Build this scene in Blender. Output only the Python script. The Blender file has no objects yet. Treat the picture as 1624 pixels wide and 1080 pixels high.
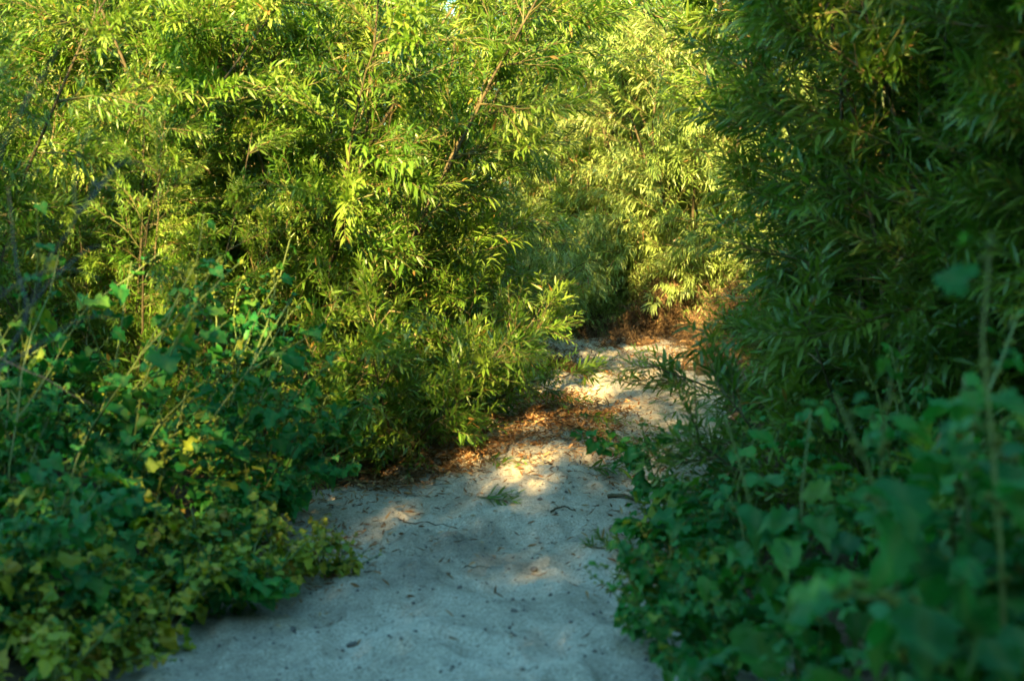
import bpy, math, numpy as np
from mathutils import Vector
R = math.radians
scene = bpy.context.scene
COL = scene.collection

# ------------------------------------------------------------------ camera, sky, sun, exposure
cd = bpy.data.cameras.new('camera'); cam = bpy.data.objects.new('camera', cd); COL.objects.link(cam)
cam.location = (0, 0, 1.4); cam.rotation_euler = (R(90 - 6.1), 0, 0)
cd.lens = 50; cd.sensor_width = 36; cd.clip_start = 0.05; cd.clip_end = 2000
cd.dof.use_dof = True; cd.dof.focus_distance = 9.3; cd.dof.aperture_fstop = 2.8
scene.camera = cam
SUN_EL, SUN_AZ = 25.0, 12.0           # light travels towards (sin az, cos az)
world = bpy.data.worlds.new('World'); scene.world = world; world.use_nodes = True
wn = world.node_tree
sky = wn.nodes.new('ShaderNodeTexSky'); sky.sky_type = 'NISHITA'; sky.sun_disc = False
sky.sun_elevation = R(SUN_EL); sky.sun_rotation = R(180 + SUN_AZ)
sky.ozone_density = 1.0; sky.air_density = 1.0; sky.dust_density = 0.6
wb = wn.nodes.new('ShaderNodeVectorMath'); wb.operation = 'MULTIPLY'; wb.inputs[1].default_value = (.60, 1.06, 1.0)
wn.links.new(sky.outputs[0], wb.inputs[0]); wn.links.new(wb.outputs[0], wn.nodes['Background'].inputs[0])
wn.nodes['Background'].inputs[1].default_value = 0.075
ld = bpy.data.lights.new('sun', 'SUN'); ld.energy = 5.0; ld.angle = R(0.5); ld.color = (1.0, 0.70, 0.28)
sun = bpy.data.objects.new('sun', ld); COL.objects.link(sun)
sd = Vector((-math.sin(R(SUN_AZ)) * math.cos(R(SUN_EL)), -math.cos(R(SUN_AZ)) * math.cos(R(SUN_EL)), math.sin(R(SUN_EL))))
sun.rotation_euler = sd.to_track_quat('Z', 'Y').to_euler(); sun.location = sd * 30
scene.view_settings.view_transform = 'Standard'; scene.view_settings.look = 'None'
scene.view_settings.exposure = 3.12; scene.view_settings.gamma = 1
scene.render.engine = 'CYCLES'
cy = scene.cycles
cy.max_bounces = 6; cy.diffuse_bounces = 4; cy.glossy_bounces = 2; cy.transmission_bounces = 4
cy.sample_clamp_indirect = 4; cy.use_denoising = True; cy.denoiser = 'OPENIMAGEDENOISE'; cy.denoising_input_passes = 'RGB_ALBEDO_NORMAL'; cy.denoising_prefilter = 'ACCURATE'

# ------------------------------------------------------------------ numpy helpers
rng = np.random.default_rng(7)
def nz(v): return v / np.maximum(np.linalg.norm(v, axis=-1, keepdims=True), 1e-9)
def lerp(a, b, t): return a + (b - a) * t
_LAT = np.random.default_rng(99).random((256, 256))
def vnoise(x, y):
    xi = np.floor(x).astype(int); yi = np.floor(y).astype(int); fx = x - xi; fy = y - yi
    fx = fx * fx * (3 - 2 * fx); fy = fy * fy * (3 - 2 * fy)
    g = lambda i, j: _LAT[i & 255, j & 255]
    return lerp(lerp(g(xi, yi), g(xi + 1, yi), fx), lerp(g(xi, yi + 1), g(xi + 1, yi + 1), fx), fy) - 0.5
def fbm(x, y, o=4):
    s = 0; a = 1
    for k in range(o): s = s + a * vnoise(x * 2 ** k + 17 * k, y * 2 ** k + 31 * k); a *= 0.5
    return s

class Geo:
    """gathers vertices, quads and triangles with a per-vertex number 'rnd' and 'mid'"""
    def __init__(s): s.V = []; s.Q = []; s.T = []; s.A = []; s.M = []; s.n = 0
    def add(s, V, Q=None, T=None, A=None, M=None):
        V = np.asarray(V, np.float32).reshape(-1, 3); k = len(V)
        s.V.append(V)
        if Q is not None and len(Q): s.Q.append(np.asarray(Q).reshape(-1, 4) + s.n)
        if T is not None and len(T): s.T.append(np.asarray(T).reshape(-1, 3) + s.n)
        s.A.append(np.zeros(k, np.float32) if A is None else np.asarray(A, np.float32).reshape(-1))
        s.M.append(np.zeros(k, np.float32) if M is None else np.asarray(M, np.float32).reshape(-1))
        s.n += k
    def mesh(s, name, mat, smooth=True):
        me = bpy.data.meshes.new(name)
        V = np.concatenate(s.V); me.vertices.add(len(V)); me.vertices.foreach_set('co', V.ravel())
        Q = np.concatenate(s.Q) if s.Q else np.zeros((0, 4), int); T = np.concatenate(s.T) if s.T else np.zeros((0, 3), int)
        loops = np.concatenate([Q.ravel(), T.ravel()]).astype(np.int32)
        me.loops.add(len(loops)); me.loops.foreach_set('vertex_index', loops)
        starts = np.concatenate([np.arange(len(Q)) * 4, len(Q) * 4 + np.arange(len(T)) * 3]).astype(np.int32)
        me.polygons.add(len(starts)); me.polygons.foreach_set('loop_start', starts)
        if smooth: me.polygons.foreach_set('use_smooth', np.ones(len(starts), bool))
        for nm, arr in (('rnd', s.A), ('mid', s.M)):
            a = me.attributes.new(nm, 'FLOAT', 'POINT'); a.data.foreach_set('value', np.concatenate(arr))
        me.update(calc_edges=True); me.materials.append(mat)
        return me

def tubes(geo, P, Rad, sides=5, A=0.5):
    """P (N,K,3) centre lines, Rad (N,K) radii"""
    P = np.asarray(P, float); N, K, _ = P.shape
    T = nz(np.gradient(P, axis=1))
    ref = np.where(np.abs(T[:, :1, 2:3]) > .9, np.array([1., 0, 0]), np.array([0, 0, 1.])) + np.zeros_like(T)
    a = nz(np.cross(T, ref)); b = np.cross(T, a)
    th = np.arange(sides) * 2 * math.pi / sides
    ring = P[:, :, None] + np.asarray(Rad)[:, :, None, None] * (np.cos(th)[None, None, :, None] * a[:, :, None] + np.sin(th)[None, None, :, None] * b[:, :, None])
    i = np.arange(N)[:, None, None] * K * sides; k = np.arange(K - 1)[None, :, None] * sides; s = np.arange(sides)[None, None]; s2 = (s + 1) % sides
    Q = np.stack([i + k + s, i + k + s2, i + k + sides + s2, i + k + sides + s], -1).reshape(-1, 4)
    A = np.broadcast_to(np.asarray(A, float).reshape(-1, 1), (N if np.size(A) > 1 else 1, K * sides))
    geo.add(ring, Q, A=np.broadcast_to(A, (N, K * sides)))

def blades(geo, tmpl, Q, T, base, d, nrm, L, W, droop, fold=0.0, A=None, mid=None, wave=0.0):
    """lays a flat leaf template (u along, v across, -.5...5) on every frame; droop bends it away from nrm"""
    N = len(base); d = nz(d); side = nz(np.cross(d, nrm)); nrm = np.cross(side, d)
    u = tmpl[:, 0][None, :, None]; v = tmpl[:, 1][None, :, None]
    L = np.broadcast_to(L, N)[:, None, None]; W = np.broadcast_to(W, N)[:, None, None]; dr = np.broadcast_to(droop, N)[:, None, None]
    h = -dr * L * u ** 2 + fold * W * np.abs(v) * 2 + wave * W * np.sin(u * 9 + N * .1 + 7 * v)
    P = base[:, None] + d[:, None] * L * (u - .25 * dr ** 2 * u ** 3) + side[:, None] * W * v + nrm[:, None] * h
    M = len(tmpl); off = np.arange(N)[:, None, None] * M
    Aa = np.repeat(rng.random(N) if A is None else A, M)
    geo.add(P, (off + Q[None]).reshape(-1, 4) if len(Q) else None, (off + T[None]).reshape(-1, 3) if len(T) else None, A=Aa,
            M=np.tile(np.abs(tmpl[:, 1]) * 2 if mid is None else mid, N))

# slender leaf: base point, three stations of left/mid/right, tip
_st = [(.18, .62), (.42, 1.0), (.72, .66)]
LV = np.array([(0, 0)] + [(u, w * s * .5) for u, w in _st for s in (-1, 0, 1)] + [(1, 0)], float)
LQ = np.array([(1 + 3 * k + j, 2 + 3 * k + j, 5 + 3 * k + j, 4 + 3 * k + j) for k in (0, 1) for j in (0, 1)])
LT = np.array([(0, 2, 1), (0, 3, 2), (7, 8, 10), (8, 9, 10)])
# broad lobed, toothed leaf of the bur plants
_edge = [(-.02, .03), (-.13, .20), (-.05, .38), (.08, .36), (.17, .50), (.30, .41), (.38, .30), (.50, .37), (.60, .24), (.71, .23), (.84, .10), (1.0, 0.0)]
def broad_template(edge):
    V = []; Q = []; n = len(edge)
    for u, w in edge:
        um = max(0, u) if u < .99 else .97
        V += [(u, -w), (lerp(um, u, .5), -w * .5), (um, 0), (lerp(um, u, .5), w * .5), (u, w)]
    for k in range(n - 1):
        for j in range(4): Q.append((5 * k + j, 5 * k + j + 1, 5 * k + 6 + j, 5 * k + 5 + j))
    return np.array(V, float), np.array(Q)
BV, BQ = broad_template(_edge)
NOT = np.zeros((0, 3), int)

# ------------------------------------------------------------------ materials
def mat_new(name):
    m = bpy.data.materials.new(name); m.use_nodes = True; nt = m.node_tree; nt.nodes.clear()
    out = nt.nodes.new('ShaderNodeOutputMaterial'); return m, nt, out
def ramp(nt, fac, stops):
    r = nt.nodes.new('ShaderNodeValToRGB'); nt.links.new(fac, r.inputs[0]); e = r.color_ramp.elements
    e[0].position, e[0].color = stops[0][0], (*stops[0][1], 1); e[1].position, e[1].color = stops[-1][0], (*stops[-1][1], 1)
    for p, c in stops[1:-1]: x = e.new(p); x.color = (*c, 1)
    return r.outputs[0]
def noise(nt, scale, detail=4, coord='Object', rough=.6):
    tc = nt.nodes.new('ShaderNodeTexCoord'); n = nt.nodes.new('ShaderNodeTexNoise')
    n.inputs['Scale'].default_value = scale; n.inputs['Detail'].default_value = detail; n.inputs['Roughness'].default_value = rough
    nt.links.new(tc.outputs[coord], n.inputs['Vector']); return n.outputs['Fac']
def mixc(nt, fac, a, b, mode='MIX'):
    m = nt.nodes.new('ShaderNodeMix'); m.data_type = 'RGBA'; m.blend_type = mode
    for s, v in ((0, fac), (6, a), (7, b)):
        if hasattr(v, 'is_output'): nt.links.new(v, m.inputs[s])
        else: m.inputs[s].default_value = v if s == 0 else (*v, 1)
    return m.outputs[2]
def attr(nt, name):
    a = nt.nodes.new('ShaderNodeAttribute'); a.attribute_name = name; return a.outputs['Fac']
def leaf_mat(name, stops, trans=.35, tint=(1.5, 1.6, .6), rough=.38, spec=.5, patch=.35, rib=.25):
    m, nt, out = mat_new(name)
    c = ramp(nt, attr(nt, 'rnd'), stops)
    n = noise(nt, 2.2, 3)
    mr = nt.nodes.new('ShaderNodeMapRange'); nt.links.new(n, mr.inputs[0]); mr.inputs[1].default_value = .3; mr.inputs[2].default_value = .7
    mr.inputs[3].default_value = 1 - patch; mr.inputs[4].default_value = 1 + patch
    vm = nt.nodes.new('ShaderNodeVectorMath'); vm.operation = 'SCALE'; nt.links.new(c, vm.inputs[0]); nt.links.new(mr.outputs[0], vm.inputs[3])
    inv = nt.nodes.new('ShaderNodeMapRange'); nt.links.new(attr(nt, 'mid'), inv.inputs[0]); inv.inputs[1].default_value = 0; inv.inputs[2].default_value = .3
    inv.inputs[3].default_value = rib; inv.inputs[4].default_value = 0
    col = mixc(nt, inv.outputs[0], vm.outputs[0], (.16, .20, .05))
    p = nt.nodes.new('ShaderNodeBsdfPrincipled'); nt.links.new(col, p.inputs['Base Color'])
    p.inputs['Roughness'].default_value = rough; p.inputs['Specular IOR Level'].default_value = spec
    t = nt.nodes.new('ShaderNodeBsdfTranslucent')
    nt.links.new(mixc(nt, 1.0, col, tint, 'MULTIPLY'), t.inputs[0])
    mx = nt.nodes.new('ShaderNodeMixShader'); mx.inputs[0].default_value = trans
    nt.links.new(p.outputs[0], mx.inputs[1]); nt.links.new(t.outputs[0], mx.inputs[2]); nt.links.new(mx.outputs[0], out.inputs[0])
    return m
def plain_mat(name, stops, scale=8, rough=.8, bump=.3, spec=.3):
    m, nt, out = mat_new(name); n = noise(nt, scale, 6)
    p = nt.nodes.new('ShaderNodeBsdfPrincipled'); nt.links.new(ramp(nt, n, stops), p.inputs['Base Color'])
    p.inputs['Roughness'].default_value = rough; p.inputs['Specular IOR Level'].default_value = spec
    b = nt.nodes.new('ShaderNodeBump'); b.inputs['Strength'].default_value = bump; b.inputs['Distance'].default_value = .01
    nt.links.new(n, b.inputs['Height']); nt.links.new(b.outputs[0], p.inputs['Normal']); nt.links.new(p.outputs[0], out.inputs[0])
    return m
M_WILLOW = leaf_mat('willow_leaf', [(0, (.034, .110, .008)), (.35, (.075, .165, .014)), (.7, (.155, .235, .032)), (.93, (.26, .32, .08)), (.96, (.24, .17, .03)), (1, (.30, .15, .05))])
M_FARW = leaf_mat('sunlit_toned_willow_leaf', [(0, (.12, .20, .04)), (.35, (.20, .29, .07)), (.7, (.30, .38, .13)), (.9, (.40, .44, .20)), (.95, (.34, .22, .07)), (1, (.32, .16, .07))], rib=.15)  # paler copy of willow_leaf; sunlight on the far willows put into its colour
M_BROAD = leaf_mat('broad_leaf', [(0, (.010, .11, .022)), (.5, (.018, .16, .030)), (.85, (.06, .21, .022)), (.93, (.12, .21, .02)), (1, (.22, .24, .02))], trans=.32, tint=(1.2, 1.5, .6), rough=.55, spec=.28, rib=.3)
M_YELLOW = leaf_mat('yellow_leaf', [(0, (.03, .13, .012)), (.3, (.08, .20, .012)), (.6, (.24, .28, .012)), (.85, (.40, .34, .015)), (1, (.36, .20, .02))], trans=.3, rough=.55)
M_BUR = leaf_mat('bur', [(0, (.07, .13, .012)), (1, (.20, .24, .02))], trans=.2, rough=.6)
M_STEMG = leaf_mat('green_stem', [(0, (.05, .11, .02)), (1, (.11, .16, .03))], trans=.05, rough=.5)
M_TWIG = leaf_mat('twig', [(0, (.08, .09, .02)), (.6, (.11, .10, .03)), (1, (.16, .11, .05))], trans=.0, rough=.6, rib=0)
M_BARK = plain_mat('bark', [(.3, (.035, .032, .016)), (.55, (.08, .065, .032)), (.8, (.14, .105, .06))], 25, .85, .6)
M_DEADTWIG = plain_mat('bare_twig', [(.3, (.05, .05, .06)), (.7, (.12, .12, .13))], 12, .7, .2)
M_DEAD = leaf_mat('dead_leaf', [(0, (.12, .05, .015)), (.4, (.19, .095, .04)), (.75, (.30, .165, .08)), (1, (.42, .29, .14))], trans=.1, tint=(1, .8, .5), rough=.7, spec=.2, rib=.1)
M_DRY = leaf_mat('dry_brush', [(0, (.05, .033, .018)), (.5, (.12, .075, .04)), (1, (.26, .17, .09))], trans=.05, tint=(1, .8, .5), rough=.8, spec=.1, rib=0)
M_GRASS = leaf_mat('grass', [(0, (.03, .10, .012)), (.6, (.08, .16, .02)), (1, (.24, .22, .06))], trans=.25, rough=.5)
M_STONE = plain_mat('stone', [(.3, (.07, .065, .06)), (.7, (.22, .20, .18))], 20, .8, .4)

def ground_mat(name, sand):
    m, nt, out = mat_new(name)
    p = nt.nodes.new('ShaderNodeBsdfPrincipled'); p.inputs['Roughness'].default_value = .95; p.inputs['Specular IOR Level'].default_value = .15
    big = noise(nt, 1.6, 5); mid = noise(nt, 14, 6, rough=.7); gr = noise(nt, 110, 4, rough=.75); sp = noise(nt, 90, 2, rough=.5)
    if sand:
        c = ramp(nt, big, [(.34, (.33, .29, .23)), (.48, (.52, .46, .36)), (.66, (.64, .58, .47))])
        c = mixc(nt, .55, c, ramp(nt, mid, [(.32, (.45, .43, .42)), (.5, (.85, .85, .85)), (.68, (1, 1, 1))]), 'MULTIPLY')
    else:
        c = ramp(nt, mid, [(.3, (.05, .035, .02)), (.55, (.12, .085, .05)), (.75, (.22, .17, .11))])
    c = mixc(nt, .8, c, ramp(nt, gr, [(.34, (.25, .23, .21)), (.44, (.8, .8, .79)), (.56, (1.05, 1.05, 1.05)), (.68, (1.6, 1.6, 1.6))]), 'MULTIPLY')
    c = mixc(nt, ramp(nt, sp, [(.28, (1, 1, 1)), (.33, (0, 0, 0)), (1, (0, 0, 0))]), c, (.08, .07, .06))
    nt.links.new(c, p.inputs['Base Color'])
    b = nt.nodes.new('ShaderNodeBump'); b.inputs['Strength'].default_value = .7; b.inputs['Distance'].default_value = .012; nt.links.new(gr, b.inputs['Height'])
    b2 = nt.nodes.new('ShaderNodeBump'); b2.inputs['Strength'].default_value = .8; b2.inputs['Distance'].default_value = .03; nt.links.new(mid, b2.inputs['Height'])
    nt.links.new(b2.outputs[0], b.inputs['Normal']); nt.links.new(b.outputs[0], p.inputs['Normal']); nt.links.new(p.outputs[0], out.inputs[0])
    return m
M_SAND = ground_mat('sand', True); M_SOIL = ground_mat('litter_soil', False)

# ------------------------------------------------------------------ linking
def link(name, me, parent=None):
    o = bpy.data.objects.new(name, me); COL.objects.link(o); o.parent = parent; return o
def tag(o, label=None, cat=None, group=None, kind=None):
    if label: o['label'] = label
    if cat: o['category'] = cat
    if group: o['group'] = group
    if kind: o['kind'] = kind
    return o
def place(proto, first, loc, rz=0, sc=1.0, label=None, cat=None, group=None, name=None, tilt=(0, 0)):
    """proto = (name, [(part name, mesh), ...])"""
    r = link(name or proto[0], None); r.empty_display_size = .1
    r.location = loc; r.rotation_euler = (tilt[0], tilt[1], rz); r.scale = (sc, sc, sc) if np.isscalar(sc) else sc
    for pn, me in proto[1]: link(pn, me, r)
    return tag(r, label, cat, group)

# ------------------------------------------------------------------ ground and path
PY = np.array([-8, 0, 4.05, 4.64, 5.26, 5.64, 6.1, 6.58, 7.9, 9.0, 10.5, 12.1, 13.0, 14.2, 16.0])
PL = np.array([-1.6, -1.5, -1.03, -.88, -.66, -.82, -.80, -.58, -.25, .08, .20, .24, .05, -1.2, -3.2])
PR = np.array([.6, .6, .52, .48, .44, .48, .54, .66, .90, 1.10, 1.25, 1.2, 1.2, .7, -1.2])
def path_edges(y): return np.interp(y, PY, PL), np.interp(y, PY, PR)
def ground_h(x, y):
    l, r = path_edges(y); dist = np.maximum(l - x, x - r)
    bank = np.clip((dist + .05) / .7, 0, 1); bank = bank * bank * (3 - 2 * bank)
    return -.035 + .12 * bank + bank * .10 * fbm(x * 1.3, y * 1.3, 3)
_FP = np.random.default_rng(5)
FPS = [(lerp(*path_edges(yy), _FP.uniform(.1, .9)), yy, _FP.normal() * .5, _FP.uniform(.010, .026)) for yy in np.sort(_FP.uniform(3.5, 12.5, 75))]
def prints(x, y):
    z = np.zeros(np.broadcast(x, y).shape)
    for fx, fy, a, dp in FPS:
        c, s = math.cos(a), math.sin(a); u = ((x - fx) * c + (y - fy) * s) / .055; v = (-(x - fx) * s + (y - fy) * c) / .14
        q = u * u + v * v; z = z - dp * np.exp(-q ** 1.5) + dp * .45 * np.exp(-(np.sqrt(q) - 1.45) ** 2 / .10)
    return z
def sand_h(x, y):
    l, r = path_edges(y); dist = np.maximum(l - x, x - r)
    rel = .10 * fbm(x * 1.7 + 3, y * 1.1, 2) + .055 * fbm(x * 6, y * 4, 3)
    ridge = .08 * np.exp(-((x - .05 - .10 * (y - 7.3)) / .35) ** 2) * np.exp(-((y - 7.6) / 1.0) ** 2)   # little hump where litter gathers
    dip = -.05 * np.exp(-((x - .55) / .3) ** 2) * np.exp(-((y - 7.2) / 1.3) ** 2)
    rel = rel + prints(x, y)
    e = np.clip((dist - .12) / .5, 0, 1)
    return rel + ridge + dip + .03 - .20 * e * e
def surf_h(x, y): return np.maximum(ground_h(x, y), sand_h(x, y))

def grid_mesh(name, xs, ys, hf, mat, warp=None):
    X, Y = np.meshgrid(xs, ys)
    if warp is not None: X = warp(X, Y)
    Z = hf(X, Y); g = Geo(); nx = len(xs); ny = len(ys)
    i = (np.arange(ny - 1)[:, None] * nx + np.arange(nx - 1)[None]).ravel()
    g.add(np.stack([X, Y, Z], -1), np.stack([i, i + 1, i + nx + 1, i + nx], -1)); return g.mesh(name, mat)
xs = np.concatenate([-np.geomspace(300, 6, 26), np.linspace(-5.9, 5.9, 170), np.geomspace(6, 300, 26)])
ys = np.concatenate([-np.geomspace(300, 8, 26), np.linspace(-7.9, 17.9, 330), np.geomspace(18, 600, 30)])
tag(link('ground', grid_mesh('ground', xs, ys, ground_h, M_SOIL)), kind='structure')
ty = np.concatenate([np.linspace(-7.9, 3, 180), np.linspace(3.012, 15.8, 860)])
def pwarp(T, Y):
    l, r = path_edges(Y); return lerp(l - .5, r + .5, T)
tag(link('sandy_path', grid_mesh('sandy_path', np.linspace(0, 1, 190), ty, sand_h, M_SAND, pwarp)), kind='structure')

# ------------------------------------------------------------------ willow shrubs
def polyline(base, d0, L, K, grav, wob, r):
    """(N,3) bases and directions -> (N,K,3) curved lines"""
    N = len(base); P = np.zeros((N, K, 3)); P[:, 0] = base; d = nz(d0); L = np.broadcast_to(L, N)[:, None]; grav = np.broadcast_to(grav, N)[:, None]
    for k in range(1, K):
        d = nz(d + grav * np.array([0, 0, 1.]) + wob * r.normal(size=(N, 3))); P[:, k] = P[:, k - 1] + d * L / (K - 1)
    return P
def at(P, i, t):
    K = P.shape[1]; f = np.clip(t, 0, 1) * (K - 1) - 1e-6; k = np.clip(f.astype(int), 0, K - 2); f = (f - k)[:, None]
    a = P[i, k]; b = P[i, k + 1]; return a * (1 - f) + b * f, nz(b - a)
def perp(T, r):
    v = r.normal(size=T.shape); return nz(v - (v * T).sum(-1, keepdims=True) * T)
def leafy(geo_t, geo_l, P, nl, L, W, r, A0, leafdroop, twr=.0016, spread=1.0, grav=.35, sides=3, mix=.25):
    """twigs P (N,K,3) with nl leaves each"""
    N, K, _ = P.shape
    tubes(geo_t, P, np.broadcast_to(np.linspace(twr * 1.5, twr * .5, K), (N, K)), sides, A=r.random(N))
    i = np.repeat(np.arange(N), nl); t = np.tile(np.linspace(.12, 1.0, nl), N) + r.normal(size=N * nl) * .02
    b, T = at(P, i, t)
    p0 = perp(T[::nl], r)[np.arange(N).repeat(nl)]; p0 = nz(p0 - (p0 * T).sum(-1, keepdims=True) * T); q0 = np.cross(T, p0)
    ph = (np.tile(np.arange(nl), N) * 2.4 + r.normal(size=N * nl) * .4)[:, None]
    O = np.cos(ph) * p0 + np.sin(ph) * q0
    sp = (spread * lerp(1.0, .45, np.clip(t, 0, 1)) * r.uniform(.75, 1.25, N * nl))[:, None]
    d = nz(T * .75 + O * sp + np.array([0, 0, -1.]) * grav * r.uniform(.2, 1.5, N * nl)[:, None])
    nr = np.array([0, 0, 1.]) + r.normal(size=d.shape) * .35 + O * .25; nr = nz(nr - (nr * d).sum(-1, keepdims=True) * d)
    s = r.uniform(.65, 1.15, N * nl) * lerp(1.0, .6, np.clip(t, 0, 1) ** 3)
    a = np.clip(A0[i] * (1 - mix) + mix * r.random(N * nl) + .08 * (t - .5), 0, .93)
    a = np.where(r.random(N * nl) < .012, .97 + .03 * r.random(N * nl), a)
    blades(geo_l, LV, LQ, LT, b, d, nr, L * s, W * s * r.uniform(.8, 1.2, N * nl), leafdroop * r.uniform(.2, 1.6, N * nl), .16, a)

def willow(seed, H=4.0, spread=.34, n_main=19, n_side=20, n_twig=10, nl=18, L=.087, W=.016, mat=None, lean=(0, 0), droop=.28,
           grav=-.04, side_len=(.42, .85), bare=.05, twig=(.18, .40), gl=.0):
    r = np.random.default_rng(seed)
    a = r.random(n_main) * 2 * math.pi; rad = np.sqrt(r.random(n_main))
    base = np.stack([np.cos(a) * rad * .28, np.sin(a) * rad * .28, np.full(n_main, -.05)], -1)
    s = rad * spread * 1.3
    d0 = np.stack([np.cos(a) * s + lean[0], np.sin(a) * s + lean[1], np.ones(n_main)], -1)
    Lm = H * r.uniform(.62, 1.0, n_main)
    K = 12; P = polyline(base, d0, Lm, K, grav * r.uniform(.3, 1.2, n_main), .07, r)
    stems = []
    for k in range(n_main):
        g = Geo(); r0 = .006 + .006 * r.random() + .0022 * H; tubes(g, P[k:k + 1], np.linspace(r0, .003, K)[None] , 7, A=.4 + .5 * r.random()); stems.append(('stem', g.mesh('stem', M_BARK)))
    gt = Geo(); gl_ = Geo()
    i = np.repeat(np.arange(n_main), n_side); t = np.tile(np.linspace(bare, .97, n_side), n_main) + r.normal(size=len(i)) * .03
    b, T = at(P, i, t)
    out = b.copy(); out[:, 2] = 0; out = nz(out + 1e-3)
    O = nz(perp(T, r) + out * .55)
    d = nz(T * .45 + O * 1.0 + np.array([0, 0, 1.]) * r.uniform(-.15, .5, len(i))[:, None])
    Ls = r.uniform(*side_len, len(i)) * lerp(1.0, .5, np.clip(t, 0, 1) ** 1.5) * min(H, 3.4) / 3.4
    S = polyline(b, d, Ls, 7, -.055 * r.uniform(0, 1.6, len(i)), .09, r)
    tubes(gt, S, np.broadcast_to(np.linspace(.0055, .0018, 7), (len(i), 7)), 4, A=r.random(len(i)))
    tone = np.clip(r.normal(.42, .22, len(i)) + .12 * (S[:, -1, 2] / H - .5), 0, .92)
    j = np.repeat(np.arange(len(i)), n_twig); tt = np.tile(np.linspace(.12, 1.0, n_twig), len(i)) + r.normal(size=len(j)) * .03
    b, T = at(S, j, tt)
    d = nz(T * 1.0 + perp(T, r) * r.uniform(.4, 1.1, len(j))[:, None] * lerp(1, .3, tt)[:, None] + np.array([0, 0, 1.]) * r.uniform(-.15, .6, len(j))[:, None])
    Lt = r.uniform(*twig, len(j)) * lerp(1.0, .8, tt)
    Tw = polyline(b, d, Lt, 5, -droop * .12 * r.uniform(0, 1.5, len(j)), .06, r)
    keep = Tw[:, :, 2].min(1) > .0
    Tw = Tw[keep]; j = j[keep]
    sz = np.repeat(r.uniform(.7, 1.3, len(i))[j], nl); leafy(gt, gl_, Tw, nl, L * sz, W * sz * r.uniform(.85, 1.1, len(sz)), r, tone[j], droop, grav=gl)
    crown = [('branches', gt.mesh('willow_branches', M_TWIG)), ('leaves', gl_.mesh('willow_leaves', mat or M_WILLOW))]
    return ('willow_shrub', stems + crown)

WA = willow(11); WB = willow(23, spread=.42, lean=(.05, -.03)); WC = willow(37, H=3.6, spread=.34)
WD = willow(77, H=3.9, spread=.20, n_main=20, n_side=21, n_twig=11, side_len=(.4, .75), L=.100, W=.0165)
WS = willow(88, H=.30, spread=1.0, n_main=12, n_side=4, n_twig=4, nl=9, side_len=(.6, 1.2), L=.075, W=.012, twig=(.06, .12), gl=.1, droop=.2)
WK = willow(93, H=1.5, spread=.6, n_main=14, n_side=10, n_twig=8, nl=14, side_len=(.5, .9), L=.10, W=.014, mat=M_FARW, gl=.5, droop=.5)
WL = willow(41, H=1.3, spread=.75, n_main=14, n_side=9, n_twig=8, nl=15, side_len=(.5, .9), L=.080, W=.0165, gl=-.05, droop=.1, grav=-.03)     # low skirts and saplings
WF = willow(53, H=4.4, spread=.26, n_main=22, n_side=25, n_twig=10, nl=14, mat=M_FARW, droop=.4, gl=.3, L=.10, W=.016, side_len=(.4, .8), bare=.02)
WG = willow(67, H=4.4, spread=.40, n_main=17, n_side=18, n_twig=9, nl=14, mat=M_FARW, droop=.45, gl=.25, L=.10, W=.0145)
GL, GR, GF, GB = 'willow shrubs massed left of the path', 'shaded willow shrubs right of the path', 'sunlit willows closing the far end', 'tall willows standing behind the viewpoint'
W_ = 'willow shrub'
def wl(proto, x, y, rz, sc, label, group, tilt=(0, 0)):
    place(proto, None, (x, y, float(ground_h(np.array(x), np.array(y))) - .02), R(rz), sc, label, W_, group, tilt=tilt)
# left mass
wl(WA, -1.25, 8.2, 10, 1.0, 'broad sunlit willow shrub in the middle of the left bank, bright leaf tips', GL)
wl(WB, -1.2, 9.6, 140, 1.02, 'willow whose shaded right flank bulges over the path at top centre', GL)
wl(WC, -2.35, 8.9, 60, 1.05, 'willow shrub filling the top left between sunlit and shaded leaves', GL)
wl(WB, -2.9, 7.2, 250, .8, 'dark green willow shrub behind the bur plants at the left edge', GL)
wl(WC, -1.85, 6.9, 200, .52, 'small half shaded willow in front of the broad sunlit one', GL)
wl(WL, -.72, 7.35, 30, .85, 'low dark willow skirt where the path bends in under the left bank', GL)
wl(WL, -.42, 8.45, 160, .8, 'low bright willow clump with lit tips reaching the sand', GL)
wl(WL, -1.25, 6.7, 260, .75, 'low shaded willow clump beside the dark hollow of the path', GL)
wl(WA, -1.9, 11.5, 280, .95, 'willow shrub tucked behind the bulging left one', GL)
wl(WL, -.42, 10.4, 90, .75, 'dim low willow clump behind the lit tips, near the path turn', GL)
# right mass
wl(WD, 1.88, 5.5, 200, 1.0, 'near dark willow shrub forming the right edge of the gap, teal leaves', GR)
wl(WD, 2.2, 7.1, 300, 1.0, 'dark willow shrub behind the near right one, along the path', GR)
wl(WB, 2.9, 4.5, 20, .95, 'darkest willow shrub at the right edge behind the bur plants', GR)
wl(WA, 3.2, 6.0, 60, 1.0, 'shaded willow shrub in the second row at right with a visible stem', GR)
wl(WD, 2.15, 4.2, 190, .8, 'black green willow shrub close behind the big bur leaves', GR)
wl(WL, 1.5, 5.2, 70, .85, 'low dark willow clump at knee height on the right bank', GR)
wl(WL, 1.72, 6.4, 120, .85, 'low dark willow clump between the near right shrub and the sand', GR)
wl(WL, 1.95, 7.8, 190, .85, 'low shaded willow clump under the right shrubs near the far sand', GR)
wl(WL, 1.75, 3.9, 330, .7, 'low shadowy willow clump among the right bur leaves', GR)
wl(WB, 3.9, 8.8, 190, .85, 'shaded willow shrub at the far right with sun behind it', GR)
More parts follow.
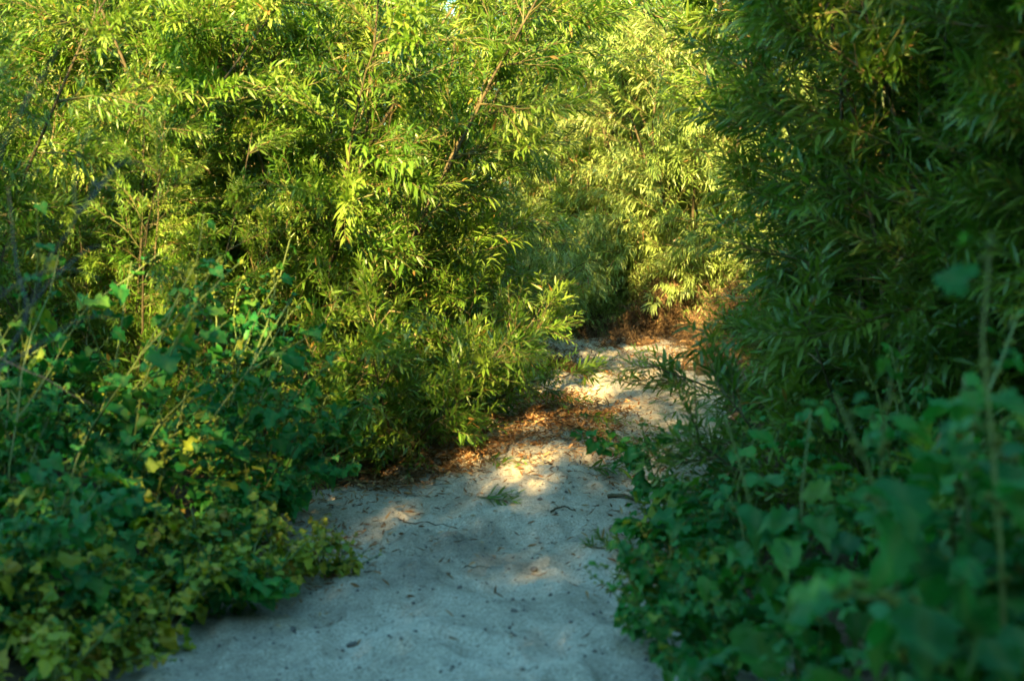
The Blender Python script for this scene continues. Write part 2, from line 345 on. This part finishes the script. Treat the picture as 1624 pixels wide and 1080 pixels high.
# far end
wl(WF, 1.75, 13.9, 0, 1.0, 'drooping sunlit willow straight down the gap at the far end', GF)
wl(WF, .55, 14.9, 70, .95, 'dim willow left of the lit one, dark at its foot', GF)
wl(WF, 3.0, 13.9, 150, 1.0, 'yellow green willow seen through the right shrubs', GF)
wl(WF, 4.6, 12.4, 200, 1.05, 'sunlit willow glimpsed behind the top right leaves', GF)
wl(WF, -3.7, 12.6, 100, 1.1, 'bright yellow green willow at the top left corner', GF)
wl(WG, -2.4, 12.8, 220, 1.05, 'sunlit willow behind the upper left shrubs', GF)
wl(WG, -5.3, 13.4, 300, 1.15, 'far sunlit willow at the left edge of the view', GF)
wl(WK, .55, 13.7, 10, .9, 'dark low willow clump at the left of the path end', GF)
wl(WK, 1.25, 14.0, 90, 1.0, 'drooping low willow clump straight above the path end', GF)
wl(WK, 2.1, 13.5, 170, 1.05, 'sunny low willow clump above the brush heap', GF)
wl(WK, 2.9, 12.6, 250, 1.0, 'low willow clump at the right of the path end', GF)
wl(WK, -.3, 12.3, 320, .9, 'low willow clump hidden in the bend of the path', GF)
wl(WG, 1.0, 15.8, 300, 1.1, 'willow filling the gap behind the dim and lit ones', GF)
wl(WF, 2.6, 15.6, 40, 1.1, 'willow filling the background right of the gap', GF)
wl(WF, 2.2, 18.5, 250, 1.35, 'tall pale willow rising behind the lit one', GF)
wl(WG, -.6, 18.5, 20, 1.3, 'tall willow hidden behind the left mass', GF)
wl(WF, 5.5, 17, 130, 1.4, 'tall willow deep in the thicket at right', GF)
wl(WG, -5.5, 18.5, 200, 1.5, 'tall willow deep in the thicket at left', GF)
# behind the viewpoint: the shade over the foreground is theirs
def top(proto):
    me = proto[1][-1][1]; c = np.empty(len(me.vertices) * 3, np.float32); me.vertices.foreach_get('co', c); return float(np.percentile(c[2::3], 98.5))
TOP = {id(p): top(p) for p in (WA, WB, WC)}
def bk(proto, s, p, rz, h, label, wid=1.05):
    a = R(SUN_AZ); k = h / TOP[id(proto)]; wl(proto, s * math.sin(a) + p * math.cos(a), s * math.cos(a) - p * math.sin(a), rz, (min(k, wid), min(k, wid), k), label, GB)
sh = lambda s0, s: math.tan(R(SUN_EL)) * (s0 - s)
for (q, s_, p_, rz_, s0, lab_) in [
    (WA, -3.2, 2.6, 10, 12, 'tall willow behind the path on the right'),
    (WB, -3.2, 1.75, 80, 11.5, 'tallest willow standing on the right verge behind'),
    (WC, -3.2, -.75, 150, 7.9, 'tall dense willow on the path line behind'),
    (WA, -3.3, -1.9, 220, 6.1, 'mid height willow behind the left bank'),
    (WB, -2.9, -3.2, 290, 8.0, 'willow behind the left bank, beside the mid height one'),
    (WC, -2.4, -4.5, 20, 9.4, 'willow outside the left bank'),
    (WA, -2.0, -6.0, 170, 9.4, 'willow shading the far left bank'),
    (WB, -5.2, 1.9, 200, 13, 'tall willow in the second row behind the right verge'),
    (WA, -5.4, 1.5, 320, 12.5, 'dense willow in the second row behind the path'),
    (WC, -5.3, -1.6, 60, 6.2, 'willow in the second row behind the left bank'),
    (WB, -5.0, -3.9, 30, 8.6, 'willow in the second row farther left'),
    (WA, -5.4, -.6, 250, 7.6, 'willow in the second row exactly on the path line'),
    (WC, -2.6, 4.2, 60, 10.5, 'willow behind the right bank'),
    (WA, -4.2, 3.4, 130, 11, 'willow behind the right bank, second from the path'),
    (WC, -4.3, 1.7, 260, 13, 'slender tall willow wedged between the rows behind')]:
    bk(q, s_, p_, rz_, sh(s0, s_), lab_, 1.35 if p_ > .2 else 1.05)

# ------------------------------------------------------------------ bur plants
def bur_geo(geo, C, size, r):
    th = []
    n = 26; k = np.arange(n) + .5; ph = np.arccos(1 - 2 * k / n); t = math.pi * (1 + 5 ** .5) * k
    S = np.stack([np.cos(t) * np.sin(ph), np.sin(t) * np.sin(ph), np.cos(ph)], -1)
    # spiny body: a small octahedral core and 26 spikes as thin triangular pyramids
    N = len(C); O = np.array([(1, 0, 0), (0, 1, 0), (-1, 0, 0), (0, -1, 0), (0, 0, 1.3), (0, 0, -1.3)], float)
    T = np.array([(0, 1, 4), (1, 2, 4), (2, 3, 4), (3, 0, 4), (1, 0, 5), (2, 1, 5), (3, 2, 5), (0, 3, 5)])
    sz = size * r.uniform(.6, 1.15, N); col = r.random(N)
    V = C[:, None] + O[None] * sz[:, None, None] * .8; off = np.arange(N)[:, None, None] * 6
    geo.add(V, None, (off + T[None]).reshape(-1, 3), A=np.repeat(col, 6), M=np.ones(N * 6))
    a = nz(np.cross(S, np.array([.3, .5, .8]))); b = np.cross(S, a)
    sp = np.stack([S * .5 + a * .3, S * .5 - a * .15 + b * .26, S * .5 - a * .15 - b * .26, S * 1.35], 1)   # (n,4,3)
    V = C[:, None, None] + sp[None] * sz[:, None, None, None]; off = np.arange(N * n)[:, None, None] * 4
    geo.add(V, None, (off + np.array([(0, 1, 3), (1, 2, 3), (2, 0, 3)])[None]).reshape(-1, 3), A=np.repeat(col, 4 * n), M=np.ones(N * n * 4))

def bur_plant(seed, H=.8, n_stem=5, n_leaf=12, LS=.105, mat=None, sprawl=.5, burs=True, tone=.5):
    r = np.random.default_rng(seed); K = 9
    a = r.random(n_stem) * 2 * math.pi; sp = sprawl * r.uniform(.3, 1.5, n_stem)
    P = polyline(np.stack([np.cos(a) * .03, np.sin(a) * .03, np.full(n_stem, -.03)], -1), np.stack([np.cos(a) * sp, np.sin(a) * sp, np.ones(n_stem)], -1),
                 H * r.uniform(.75, 1.2, n_stem), K, -.03, .10, r)
    parts = []
    for k in range(n_stem):
        g = Geo(); tubes(g, P[k:k + 1], np.linspace(.006, .0025, K)[None], 7, A=r.random()); parts.append(('stem', g.mesh('bur_stem', M_STEMG)))
    i = np.repeat(np.arange(n_stem), 3); b, T = at(P, i, r.uniform(.2, .75, len(i)))
    B = polyline(b, nz(T + perp(T, r) * .8), H * r.uniform(.25, .55, len(i)), K, .0, .10, r)
    gl = Geo(); gp = gl; gb = Geo()
    for k in range(len(i)):
        g = Geo(); tubes(g, B[k:k + 1], np.linspace(.004, .0018, K)[None], 5, A=r.random()); parts.append(('side_stem', g.mesh('side_stem', M_STEMG)))
    allp = np.concatenate([P, B]); m = len(allp)
    i = np.repeat(np.arange(m), n_leaf); t = np.tile(np.linspace(.15, 1.0, n_leaf), m) + r.normal(size=m * n_leaf) * .02
    b, T = at(allp, i, t); N = len(i)
    O = nz(perp(T, r)); O[:, 2] = np.abs(O[:, 2]) * .4; O = nz(O)
    pl = LS * r.uniform(.5, 1.1, N) * lerp(1, .45, np.clip(t, 0, 1))
    Pt = polyline(b, nz(T * .6 + O), pl, 4, -.05, .05, r); tubes(gp, Pt, np.broadcast_to(np.linspace(.0016, .0010, 4), (N, 4)), 3, A=r.random(N))
    d = nz(Pt[:, -1] - Pt[:, -2]); d = nz(d * np.array([1, 1, .4]) + np.array([0, 0, -1.]) * r.uniform(-.1, .9, N)[:, None])
    nr = np.array([0, 0, 1.]) + r.normal(size=d.shape) * .3; nr = nz(nr - (nr * d).sum(-1, keepdims=True) * d)
    s = LS * r.uniform(.4, 1.3, N) * lerp(1.05, .4, np.clip(t, 0, 1) ** 2)
    A = np.clip(r.normal(tone, .17, N) + .15 * (t - .6), 0, .9); A = np.where(r.random(N) < .06, r.uniform(.93, 1, N), A)
    h1 = N // 2
    for sl in (slice(0, h1), slice(h1, N)):
        blades(gl, BV, BQ, NOT, Pt[sl, -1], d[sl], nr[sl], s[sl], s[sl] * r.uniform(.95, 1.25, sl.stop - sl.start), r.uniform(.0, .75, sl.stop - sl.start), r.uniform(-.10, .16), A[sl], wave=.11)
    parts += [('leaves', gl.mesh('bur_leaves', mat or M_BROAD))]
    if burs:
        sel = np.flatnonzero((t > .45) & (r.random(N) < .75)); c = np.repeat(b[sel], 3, 0) + r.normal(size=(len(sel) * 3, 3)) * .009
        bur_geo(gb, c, .008, r); parts.append(('burs', gb.mesh('burs', M_BUR)))
    return ('bur_plant', parts)
XA = bur_plant(101); XB = bur_plant(102, H=.95, sprawl=.35, n_stem=3); XC = bur_plant(103, H=.6, sprawl=.9, n_stem=5)
XV = bur_plant(108, H=1.3, sprawl=.32, n_stem=3, n_leaf=9, LS=.095)
XT = bur_plant(104, H=1.45, sprawl=.2, n_stem=3, n_leaf=13, LS=.13)
XY = bur_plant(105, H=.34, sprawl=1.3, n_stem=8, n_leaf=10, LS=.05, mat=M_YELLOW, burs=False, tone=.66)
XR = bur_plant(109, H=.85, n_stem=4, n_leaf=9, LS=.14)
GXL, GXR, GY = 'bur plants on the left foreground bank', 'bur plants on the right foreground bank', 'low yellowing plants at the left path edge'
def xp(proto, x, y, rz, sc, label, group, name=None, cat='weed', tilt=(0, 0)):
    place(proto, None, (x, y, float(surf_h(np.array(x), np.array(y))) - .01), R(rz), sc, label, cat, group, name=name, tilt=tilt)
for a in [
    (XB, -1.25, 5.3, 0, .8, 'tall bur plant with pale diagonal stem in front of the left willows'),
    (XA, -1.02, 5.75, 50, .8, 'bur plant beside the dark hollow of the path'),
    (XA, -1.6, 5.0, 100, .8, 'leafy bur plant under the long bare twig, half way up the bank'),
    (XB, -2.15, 5.6, 200, .8, 'bur plant against the dark willows at far left'),
    (XC, -1.25, 4.75, 150, .9, 'sprawling bur plant with flopped stems crossing the left bank'),
    (XA, -1.55, 4.2, 250, .75, 'dark bur plant at the lower left edge'),
    (XC, -1.85, 4.6, 30, .9, 'bur plant at the left edge with upright leafy stems'),
    (XB, -2.5, 6.3, 300, .9, 'small bur plant deep in the shade at left'),
    (XC, -1.05, 5.15, 330, .75, 'low bur plant just above the yellow patch'),
    (XC, -1.35, 3.95, 80, .7, 'blurred bur plant at the bottom left corner'),
    (XC, -1.45, 3.5, 170, .65, 'nearest bur plant in the bottom left corner'),
    (XA, -2.1, 5.0, 10, .9, 'bur plant against the left edge, half hidden by upright stems'),
    (XA, -1.65, 5.9, 190, .7, 'bur plant between the small half shaded willow and the tall one'),
    (XC, -.98, 4.5, 250, .55, 'small bur plant poking out of the yellow leaves'),
    (XA, -2.7, 6.9, 120, 1.0, 'bur plant farthest back at the left edge'),
    (XV, -1.35, 5.0, 60, .9, 'lanky bur plant with a long pale stem leaning up against the willows'),
    (XV, -2.0, 5.4, 200, .95, 'lanky bur plant climbing at the left edge'),
    (XV, -.98, 5.45, 330, .68, 'lanky bur plant whose stem lies level toward the path'),
    (XV, -1.75, 5.1, 20, .95, 'lanky bur plant standing highest of those on the left bank'),
    (XV, -2.2, 6.0, 280, 1.05, 'lanky bur plant among willow leaves at far left'),
    (XV, -1.2, 5.7, 100, .85, 'lanky bur plant with a yellow leaf against the dark willow foot'),
    (XV, -1.7, 4.6, 140, .8, 'lanky bur plant with crossed stems in the lower left'),
]: xp(*a, GXL)
for a in [
    (XC, .56, 4.85, 10, .72, 'bur plant leaning over the sand below the right willows'),
    (XR, .58, 4.25, 120, .66, 'bur plant with a yellow tipped leaf at the right path edge'),
    (XR, .74, 3.3, 220, .85, 'bur plant with big blue green leaves in the right foreground'),
    (XA, .52, 3.6, 300, .5, 'short bur plant touching the sand at lower right'),
    (XR, .60, 2.95, 60, .55, 'very near blurred bur plant at the bottom of the view, right of the sand'),
    (XT, .80, 2.3, 0, .98, 'tallest, most blurred bur plant rising along the right edge'),
    (XA, 1.3, 3.5, 180, .85, 'bur plant in deep shade behind the big leaves'),
    (XR, 1.25, 2.9, 40, 1.0, 'dark bur plant filling the lower right corner'),
    (XB, 1.4, 4.8, 130, .8, 'upright bur plant against the right willows'),
    (XR, .92, 2.45, 240, 1.05, 'near bur plant under the tallest one'),
    (XA, .70, 5.5, 70, .7, 'bur plant farthest up the path on the right'),
    (XC, .56, 3.95, 200, .62, 'bur plant whose leaves hang over the lying shoots'),
    (XR, 1.3, 4.2, 280, .9, 'sprawling bur plant in the middle of the right bank'),
    (XA, 1.6, 3.2, 100, 1.0, 'bur plant at the right edge, mid height, nearly black'),
]: xp(*a, GXR)
for a in [
    (-.92, 4.6, 0, 1.0, 'brightest yellow patch of low leaves above the sand edge'),
    (-1.12, 4.3, 80, 1.0, 'low yellow green plant at the lower left, sand in front of it'),
    (-.72, 4.95, 160, .7, 'reddish gold tip of the low plants reaching into the sand'),
    (-1.25, 4.7, 220, 1.1, 'low yellowing plant backing onto the bur plants'),
    (-1.32, 3.75, 20, 1.0, 'yellow green low plant in the very bottom left corner'),
    (-1.5, 4.15, 130, 1.2, 'largest low yellow green plant under the dark bur plant at left'),
    (-1.25, 4.0, 300, .85, 'low dim yellow plant at the bottom left'),
    (-.80, 4.75, 30, .8, 'yellow green low plant between the golden tip and the brightest patch'),
]: xp(XY, *a, GY, name='yellowing_plant', cat='plant')

# ------------------------------------------------------------------ bare twigs at the left edge
def bare_twig_mesh(seed, L=1.3, n=6):
    r = np.random.default_rng(seed); g = Geo(); K = 14
    P = polyline(np.array([[0, 0, 0.]]), np.array([[.1, 0, 1.]]), L, K, -.02, .12, r); tubes(g, P, np.linspace(.006, .0015, K)[None], 6)
    b, T = at(P, np.zeros(n, int), r.uniform(.2, .9, n)); B = polyline(b, nz(T + perp(T, r) * .8), L * r.uniform(.25, .5, n), K, -.04, .14, r)
    tubes(g, B, np.broadcast_to(np.linspace(.003, .001, K), (n, K)), 5)
    return g.mesh('bare_twig', M_DEADTWIG)
for k, (x, y, z, rz, sc, tilt, lab) in enumerate([
    (-1.13, 3.0, .95, 20, .6, (0, .05), 'bare grey twig rising blurred at the left edge'),
    (-1.12, 2.9, .85, 120, .6, (0, -.2), 'thin bare twig arching outward beside the taller grey one'),
    (-1.75, 4.0, 1.005, 10, .5, (0, 1.52), 'dark bare twig poking level in from the left edge')]):
    o = tag(link('bare_twig', bare_twig_mesh(300 + k, n=0 if k == 2 else 6)), lab, 'twig', 'bare twigs at the left edge'); o.location = (x, y, z); o.rotation_euler = (tilt[0], tilt[1], R(rz)); o.scale = (sc,) * 3

# ------------------------------------------------------------------ dead brush, litter, sprigs, sticks, stones
def brush(seed, w, d, h, n, mat=M_DRY, len_=.22):
    r = np.random.default_rng(seed); g = Geo()
    b = np.stack([r.normal(size=n) * w * .4, r.normal(size=n) * d * .4, np.zeros(n)], -1)
    b[:, 2] = r.random(n) ** 1.5 * h * np.exp(-((b[:, 0] / w) ** 2 + (b[:, 1] / d) ** 2) * 1.5)
    P = polyline(b, r.normal(size=(n, 3)) * np.array([1, 1, .6]) + np.array([0, 0, .25]), len_ * r.uniform(.4, 1.2, n), 6, -.12, .28, r)
    P[:, :, 2] = np.maximum(P[:, :, 2], .002)
    tubes(g, P, np.broadcast_to(np.linspace(.0022, .0009, 6), (n, 6)), 3, A=r.random(n))
    m = n * 3; i = r.integers(0, n, m); c, T = at(P, i, r.random(m)); dd = nz(T + perp(T, r) + np.array([0, 0, -.4]))
    blades(g, LV, LQ, LT, c, dd, nz(r.normal(size=(m, 3)) + np.array([0, 0, 1.])), .05 * r.uniform(.5, 1.3, m), .007, r.uniform(-.5, 1, m), .3, r.random(m))
    return g.mesh('dry_brush', mat)
GD = 'dry brush heaps at the far willows'
for k, (x, y, w, d, h, n, lab) in enumerate([
    (1.5, 13.1, .6, .3, .6, 2200, 'largest heap of reddish dead brush under the lit far willow'),
    (1.95, 12.3, .5, .4, .55, 1800, 'dry brown brush heap near the right willows at the far path edge'),
    (.75, 13.4, .5, .3, .3, 800, 'thin dark dead brush at the foot of the dim willow'),
    (.36, 10.6, .26, .14, .10, 420, 'small flat heap of dead twigs and weeds at the left sand edge'),
    (1.75, 11.2, .35, .4, .3, 700, 'low dead brush on the right margin of the far sand'),
    (1.1, 12.5, .4, .12, .10, 400, 'strip of flattened dead stems across the far sand')]):
    o = tag(link('dry_brush', brush(400 + k, w, d, h, n)), lab, 'dead brush', GD); o.location = (x, y, float(surf_h(np.array(x), np.array(y))) - .005)

def litter(name, spots, mat, L, W, seed, lift=.012, label=None):
    r = np.random.default_rng(seed); X = []; Y = []
    for x, y, sx, sy, n, rot in spots:
        n = int(n * 1.7); a = r.normal(size=n) * sx; b = r.normal(size=n) * sy; c, s = math.cos(rot), math.sin(rot); X.append(x + a * c - b * s); Y.append(y + a * s + b * c)
    X = np.concatenate(X); Y = np.concatenate(Y); N = len(X)
    a = r.random(N) * 2 * math.pi; z = surf_h(X, Y) + lift * r.random(N) ** 2 + .003
    d = np.stack([np.cos(a), np.sin(a), r.normal(size=N) * .25], -1); nr = nz(np.array([0, 0, 1.]) + r.normal(size=(N, 3)) * .45)
    g = Geo(); s = r.uniform(.5, 1.15, N)
    blades(g, LV, LQ, LT, np.stack([X, Y, z], -1), d, nr, L * s, W * s * r.uniform(.7, 1.3, N), r.uniform(-.5, .35, N), .35, r.random(N))
    o = tag(link(name, g.mesh(name, mat)), label, kind='stuff'); return o
litter('dead_leaf_litter', [
    (-.22, 7.0, .20, .15, 900, .5), (-.05, 7.5, .20, .22, 420, .6), (.18, 8.1, .22, .25, 1100, .6), (.38, 8.6, .20, .2, 700, .3), (.30, 9.1, .12, .18, 350, 0),
    (.33, 7.65, .22, .2, 350, 0), (-.62, 6.65, .18, .12, 300, .2), (.40, 7.1, .25, .2, 160, 0), (-.1, 6.6, .4, .25, 110, 0), (.75, 7.0, .2, .4, 90, 0),
    (0, 6, .5, .7, 50, 0), (.35, 7.4, .3, .5, 260, .3), (.15, 7.9, .35, .3, 260, 0), (.5, 9.5, .8, 1.5, 200, 0), (1.2, 12, .8, .7, 900, 0), (.3, 10.6, .3, .25, 300, 0), (.62, 5.2, .12, .4, 260, 0), (-.75, 5.2, .15, .3, 250, 0),
    (-1.5, 7, .8, 1.0, 1800, 0), (1.8, 6, .7, 1.6, 1800, 0), (1.5, 13, 1, .8, 1200, 0), (-.5, 9, .4, 1.2, 900, 0), (0, 4.9, .5, .5, 24, 0)],
    M_DEAD, .046, .0105, 500, .03, 'orange brown dead willow leaves scattered over sand and banks')
# coarse grit and crumbs on the sand
def crumbs():
    r = np.random.default_rng(510); N = 3600; Y = 3.8 + 9 * r.random(N) ** 1.4; l, rr = path_edges(Y); X = lerp(l, rr, r.random(N))
    O = np.array([(1, 0, 0), (0, 1, 0), (-1, 0, 0), (0, -1, 0), (0, 0, .8), (0, 0, -.8)], float); T = np.array([(0, 1, 4), (1, 2, 4), (2, 3, 4), (3, 0, 4), (1, 0, 5), (2, 1, 5), (3, 2, 5), (0, 3, 5)])
    s = .0020 + .0065 * r.random(N) ** 5; V = O[None] * s[:, None, None] * r.uniform(.6, 1.4, (N, 6, 1)); a = r.random(N) * 6.3; c, n = np.cos(a)[:, None], np.sin(a)[:, None]
    V = np.stack([V[..., 0] * c - V[..., 1] * n, V[..., 0] * n + V[..., 1] * c, V[..., 2]], -1) + np.stack([X, Y, surf_h(X, Y) + s * .3], -1)[:, None]
    g = Geo(); g.add(V, None, (np.arange(N)[:, None, None] * 6 + T[None]).reshape(-1, 3)); tag(link('sand_grit', g.mesh('sand_grit', M_STONE, False)), 'dark grit and crumbs strewn on the sandy path', kind='stuff')
crumbs()

def sprig_mesh(seed, L=.35, n=5, mat=M_WILLOW):
    r = np.random.default_rng(seed); gt = Geo(); gl = Geo()
    b = np.stack([r.uniform(-.05, .05, n), r.uniform(-.03, .03, n), np.full(n, .012)], -1); d = np.stack([np.ones(n), r.normal(size=n) * .35, np.full(n, .04)], -1)
    P = polyline(b, d, L * r.uniform(.6, 1, n), 6, -.02, .06, r); P[:, :, 2] = np.clip(P[:, :, 2], .006, .05)
    leafy(gt, gl, P, 14, .075, .015, r, r.random(n) * .6, .1, grav=.0)
    return gt.mesh('sprig_twigs', M_TWIG), gl.mesh('sprig_leaves', mat)
GS = 'fallen green willow sprigs on the path'
for k, (x, y, rz, L, n, lab) in enumerate([
    (.27, 8.95, -35, .35, 4, 'fallen green sprig farthest up the path, on lit sand'),
    (.38, 8.2, -60, .40, 5, 'fallen green sprig among orange leaves in the sun patch'),
    (.38, 7.75, -70, .30, 4, 'fallen sprig lying just below the sunny litter'),
    (-.10, 6.75, -25, .35, 3, 'fallen sprig in shade at the left of the ridge'),
    (-.10, 6.05, 5, .22, 3, 'dark fallen sprig in the middle of the shaded sand'),
    (.36, 6.7, -20, .30, 4, 'fallen sprig near the right bank'),
    (.56, 6.35, 10, .26, 4, 'fallen sprig touching the right bur leaves')]):
    t, l = sprig_mesh(600 + k, L, n); z = float(surf_h(np.array(x), np.array(y)))
    o = place(('fallen_sprig', [('twigs', t), ('leaves', l)]), None, (x, y, z), R(rz), 1, lab, 'sprig', GS)
# leafy shoots at the right path edge
GSH = 'narrow leaved shoots at the right path edge'
for k, (x, y, rz, sc, lab) in enumerate([(.62, 5.0, 190, .5, 'narrow leaved green shoot spilling onto sand from the right bank'), (.66, 4.7, 215, .5, 'lower narrow leaved shoot nearest the camera at the sand edge'),
                                     (.62, 5.3, 165, .6, 'narrow leaved shoot behind the other two, by dry stems')]):
    place(('leafy_shoot', WS[1]), None, (x, y, float(surf_h(np.array(x), np.array(y))) - .01), R(rz), sc, lab, 'shoot', GSH)

def stick(name, pts, rad, label, group, mat=M_BARK, seed=0):
    r = np.random.default_rng(seed); pts = np.array(pts, float); t = np.linspace(0, 1, 12); u = np.linspace(0, 1, len(pts))
    X = np.interp(t, u, pts[:, 0]) + r.normal(size=12) * .006; Y = np.interp(t, u, pts[:, 1]) + r.normal(size=12) * .006
    Z = surf_h(X, Y) + np.interp(t, u, pts[:, 2]) + rad
    x0, y0, z0 = X[0], Y[0], Z[0]; g = Geo(); tubes(g, np.stack([X - x0, Y - y0, Z - z0], -1)[None], np.linspace(rad, rad * .5, 12)[None], 7)
    o = tag(link(name, g.mesh(name, mat)), label, 'stick', group); o.location = (x0, y0, z0); return o
GK = 'fallen sticks on the sandy path'
stick('stick', [(.42, 6.18, .0), (.60, 6.1, .01)], .010, 'short thick brown stick on the sand by the right leaves', GK, seed=1)
stick('stick', [(.16, 5.88, .0), (.22, 5.9, .015), (.27, 5.91, .0)], .005, 'dark crooked twig in mid path above the oval stone', GK, seed=2)
stick('stick', [(-.47, 5.9, 0), (-.30, 5.75, .0), (-.22, 5.68, 0)], .0028, 'thin reddish stick lying slanted on the left of the shaded sand', GK, seed=3)
stick('stick', [(.44, 5.2, 0), (.40, 5.0, .03), (.33, 4.8, .0)], .0035, 'thin curved red stem lying on sand at right', GK, seed=4)
stick('stick', [(-.17, 5.1, 0), (-.12, 5.12, .006), (-.07, 5.11, 0)], .002, 'tiny curved twig left of the oval stone', GK, seed=5)
stick('stick', [(.58, 5.6, .0), (.66, 5.95, .08)], .007, 'weathered stick propped at the right path edge', GK, M_DEADTWIG, seed=6)
stick('stick', [(.55, 10.4, .01), (.9, 9.9, .02), (1.0, 9.8, 0)], .006, 'long thin dark branch trailing over the far sand', GK, seed=7)
def stone(x, y, s, label, seed, mat=M_STONE):
    r = np.random.default_rng(seed); g = Geo(); nu, nv = 14, 8
    u = np.arange(nu) * 2 * math.pi / nu; v = np.linspace(.05, math.pi - .05, nv); U, Vv = np.meshgrid(u, v)
    k = 1 + .16 * np.sin(2 * U + seed) * np.sin(Vv) + .1 * np.cos(3 * U + 2 * Vv)
    P = np.stack([np.cos(U) * np.sin(Vv) * k * 1.4, np.sin(U) * np.sin(Vv) * k, np.cos(Vv) * .7], -1) * s
    i = (np.arange(nv - 1)[:, None] * nu + np.arange(nu)[None]); j = (np.arange(nv - 1)[:, None] * nu + (np.arange(nu)[None] + 1) % nu)
    g.add(P, np.stack([i, j, j + nu, i + nu], -1).reshape(-1, 4)[:, ::-1])
    c = len(P) * nu; 
    o = tag(link('stone', g.mesh('stone', mat)), label, 'stone', 'small stones on the sandy path'); o.location = (x, y, float(surf_h(np.array(x), np.array(y))) + s * .4); o.rotation_euler = (0, .2, seed * 1.7)
stone(.082, 5.15, .015, 'oval grey stone alone in the middle of the shaded sand', 1)
stone(-.495, 4.27, .012, 'black pebble on the bottom sand, left of centre', 2)
stone(-.695, 4.39, .011, 'dark pebble near the low yellow plants', 3)
stone(.006, 4.40, .009, 'small dark pebble at bottom centre of the sand', 4)
stone(.12, 6.02, .010, 'brown pebble beside the dark crooked twig', 5)
stone(-.18, 4.75, .008, 'tiniest dark pebble between the oval stone and the left bank', 6)

# grass tufts under the edges
def tuft(seed, n=60, L=.3, mat=M_GRASS):
    r = np.random.default_rng(seed); g = Geo(); a = r.random(n) * 6.3; rad = .05 * np.sqrt(r.random(n))
    b = np.stack([np.cos(a) * rad, np.sin(a) * rad, np.zeros(n)], -1); d = np.stack([np.cos(a) * .5, np.sin(a) * .5, np.ones(n)], -1) + r.normal(size=(n, 3)) * .25
    out = np.stack([np.cos(a), np.sin(a), np.zeros(n)], -1)
    blades(g, LV, LQ, LT, b, d, out * -1 + np.array([0, 0, .3]), L * r.uniform(.5, 1.2, n), .007, r.uniform(.2, .9, n), .2, r.random(n)); return ('grass_tuft', [('blades', g.mesh('grass_blades', mat))])
TU = [tuft(700), tuft(701, 45, .45), tuft(702, 70, .2)]
GT = 'grass tufts along the path edges'
for k, (x, y, t, sc, lab) in enumerate([
    (-2.0, 4.1, 1, 1.3, 'long pale grass tuft at the left edge under the bur leaves'), (-1.75, 4.35, 1, 1.0, 'long grass tuft beside the palest one at lower left'),
    (.36, 10.5, 2, .8, 'small grass tuft growing in the dead weeds at the left sand edge'), (.50, 9.9, 2, .5, 'tiny grass tuft standing on the far sand'),
    (-.62, 7.05, 0, .8, 'grass tuft in front of the dark willow skirt'), (-.88, 6.55, 0, .9, 'grass tuft at the inner bend of the path'), (-.32, 7.7, 0, .6, 'grass tuft by the edge of the sun patch'),
    (.85, 5.6, 1, .7, 'grass tuft between the right bur plants and willows'), (.95, 6.3, 0, .9, 'grass tuft under the right willows'), (1.05, 7.3, 0, .8, 'grass tuft on the right margin beside the sunny sand'),
    (1.3, 3.8, 1, 1.0, 'dark long grass tuft behind the right bur leaves')]):
    xp(TU[t], x, y, 57 * k, sc, lab, GT, cat='grass')
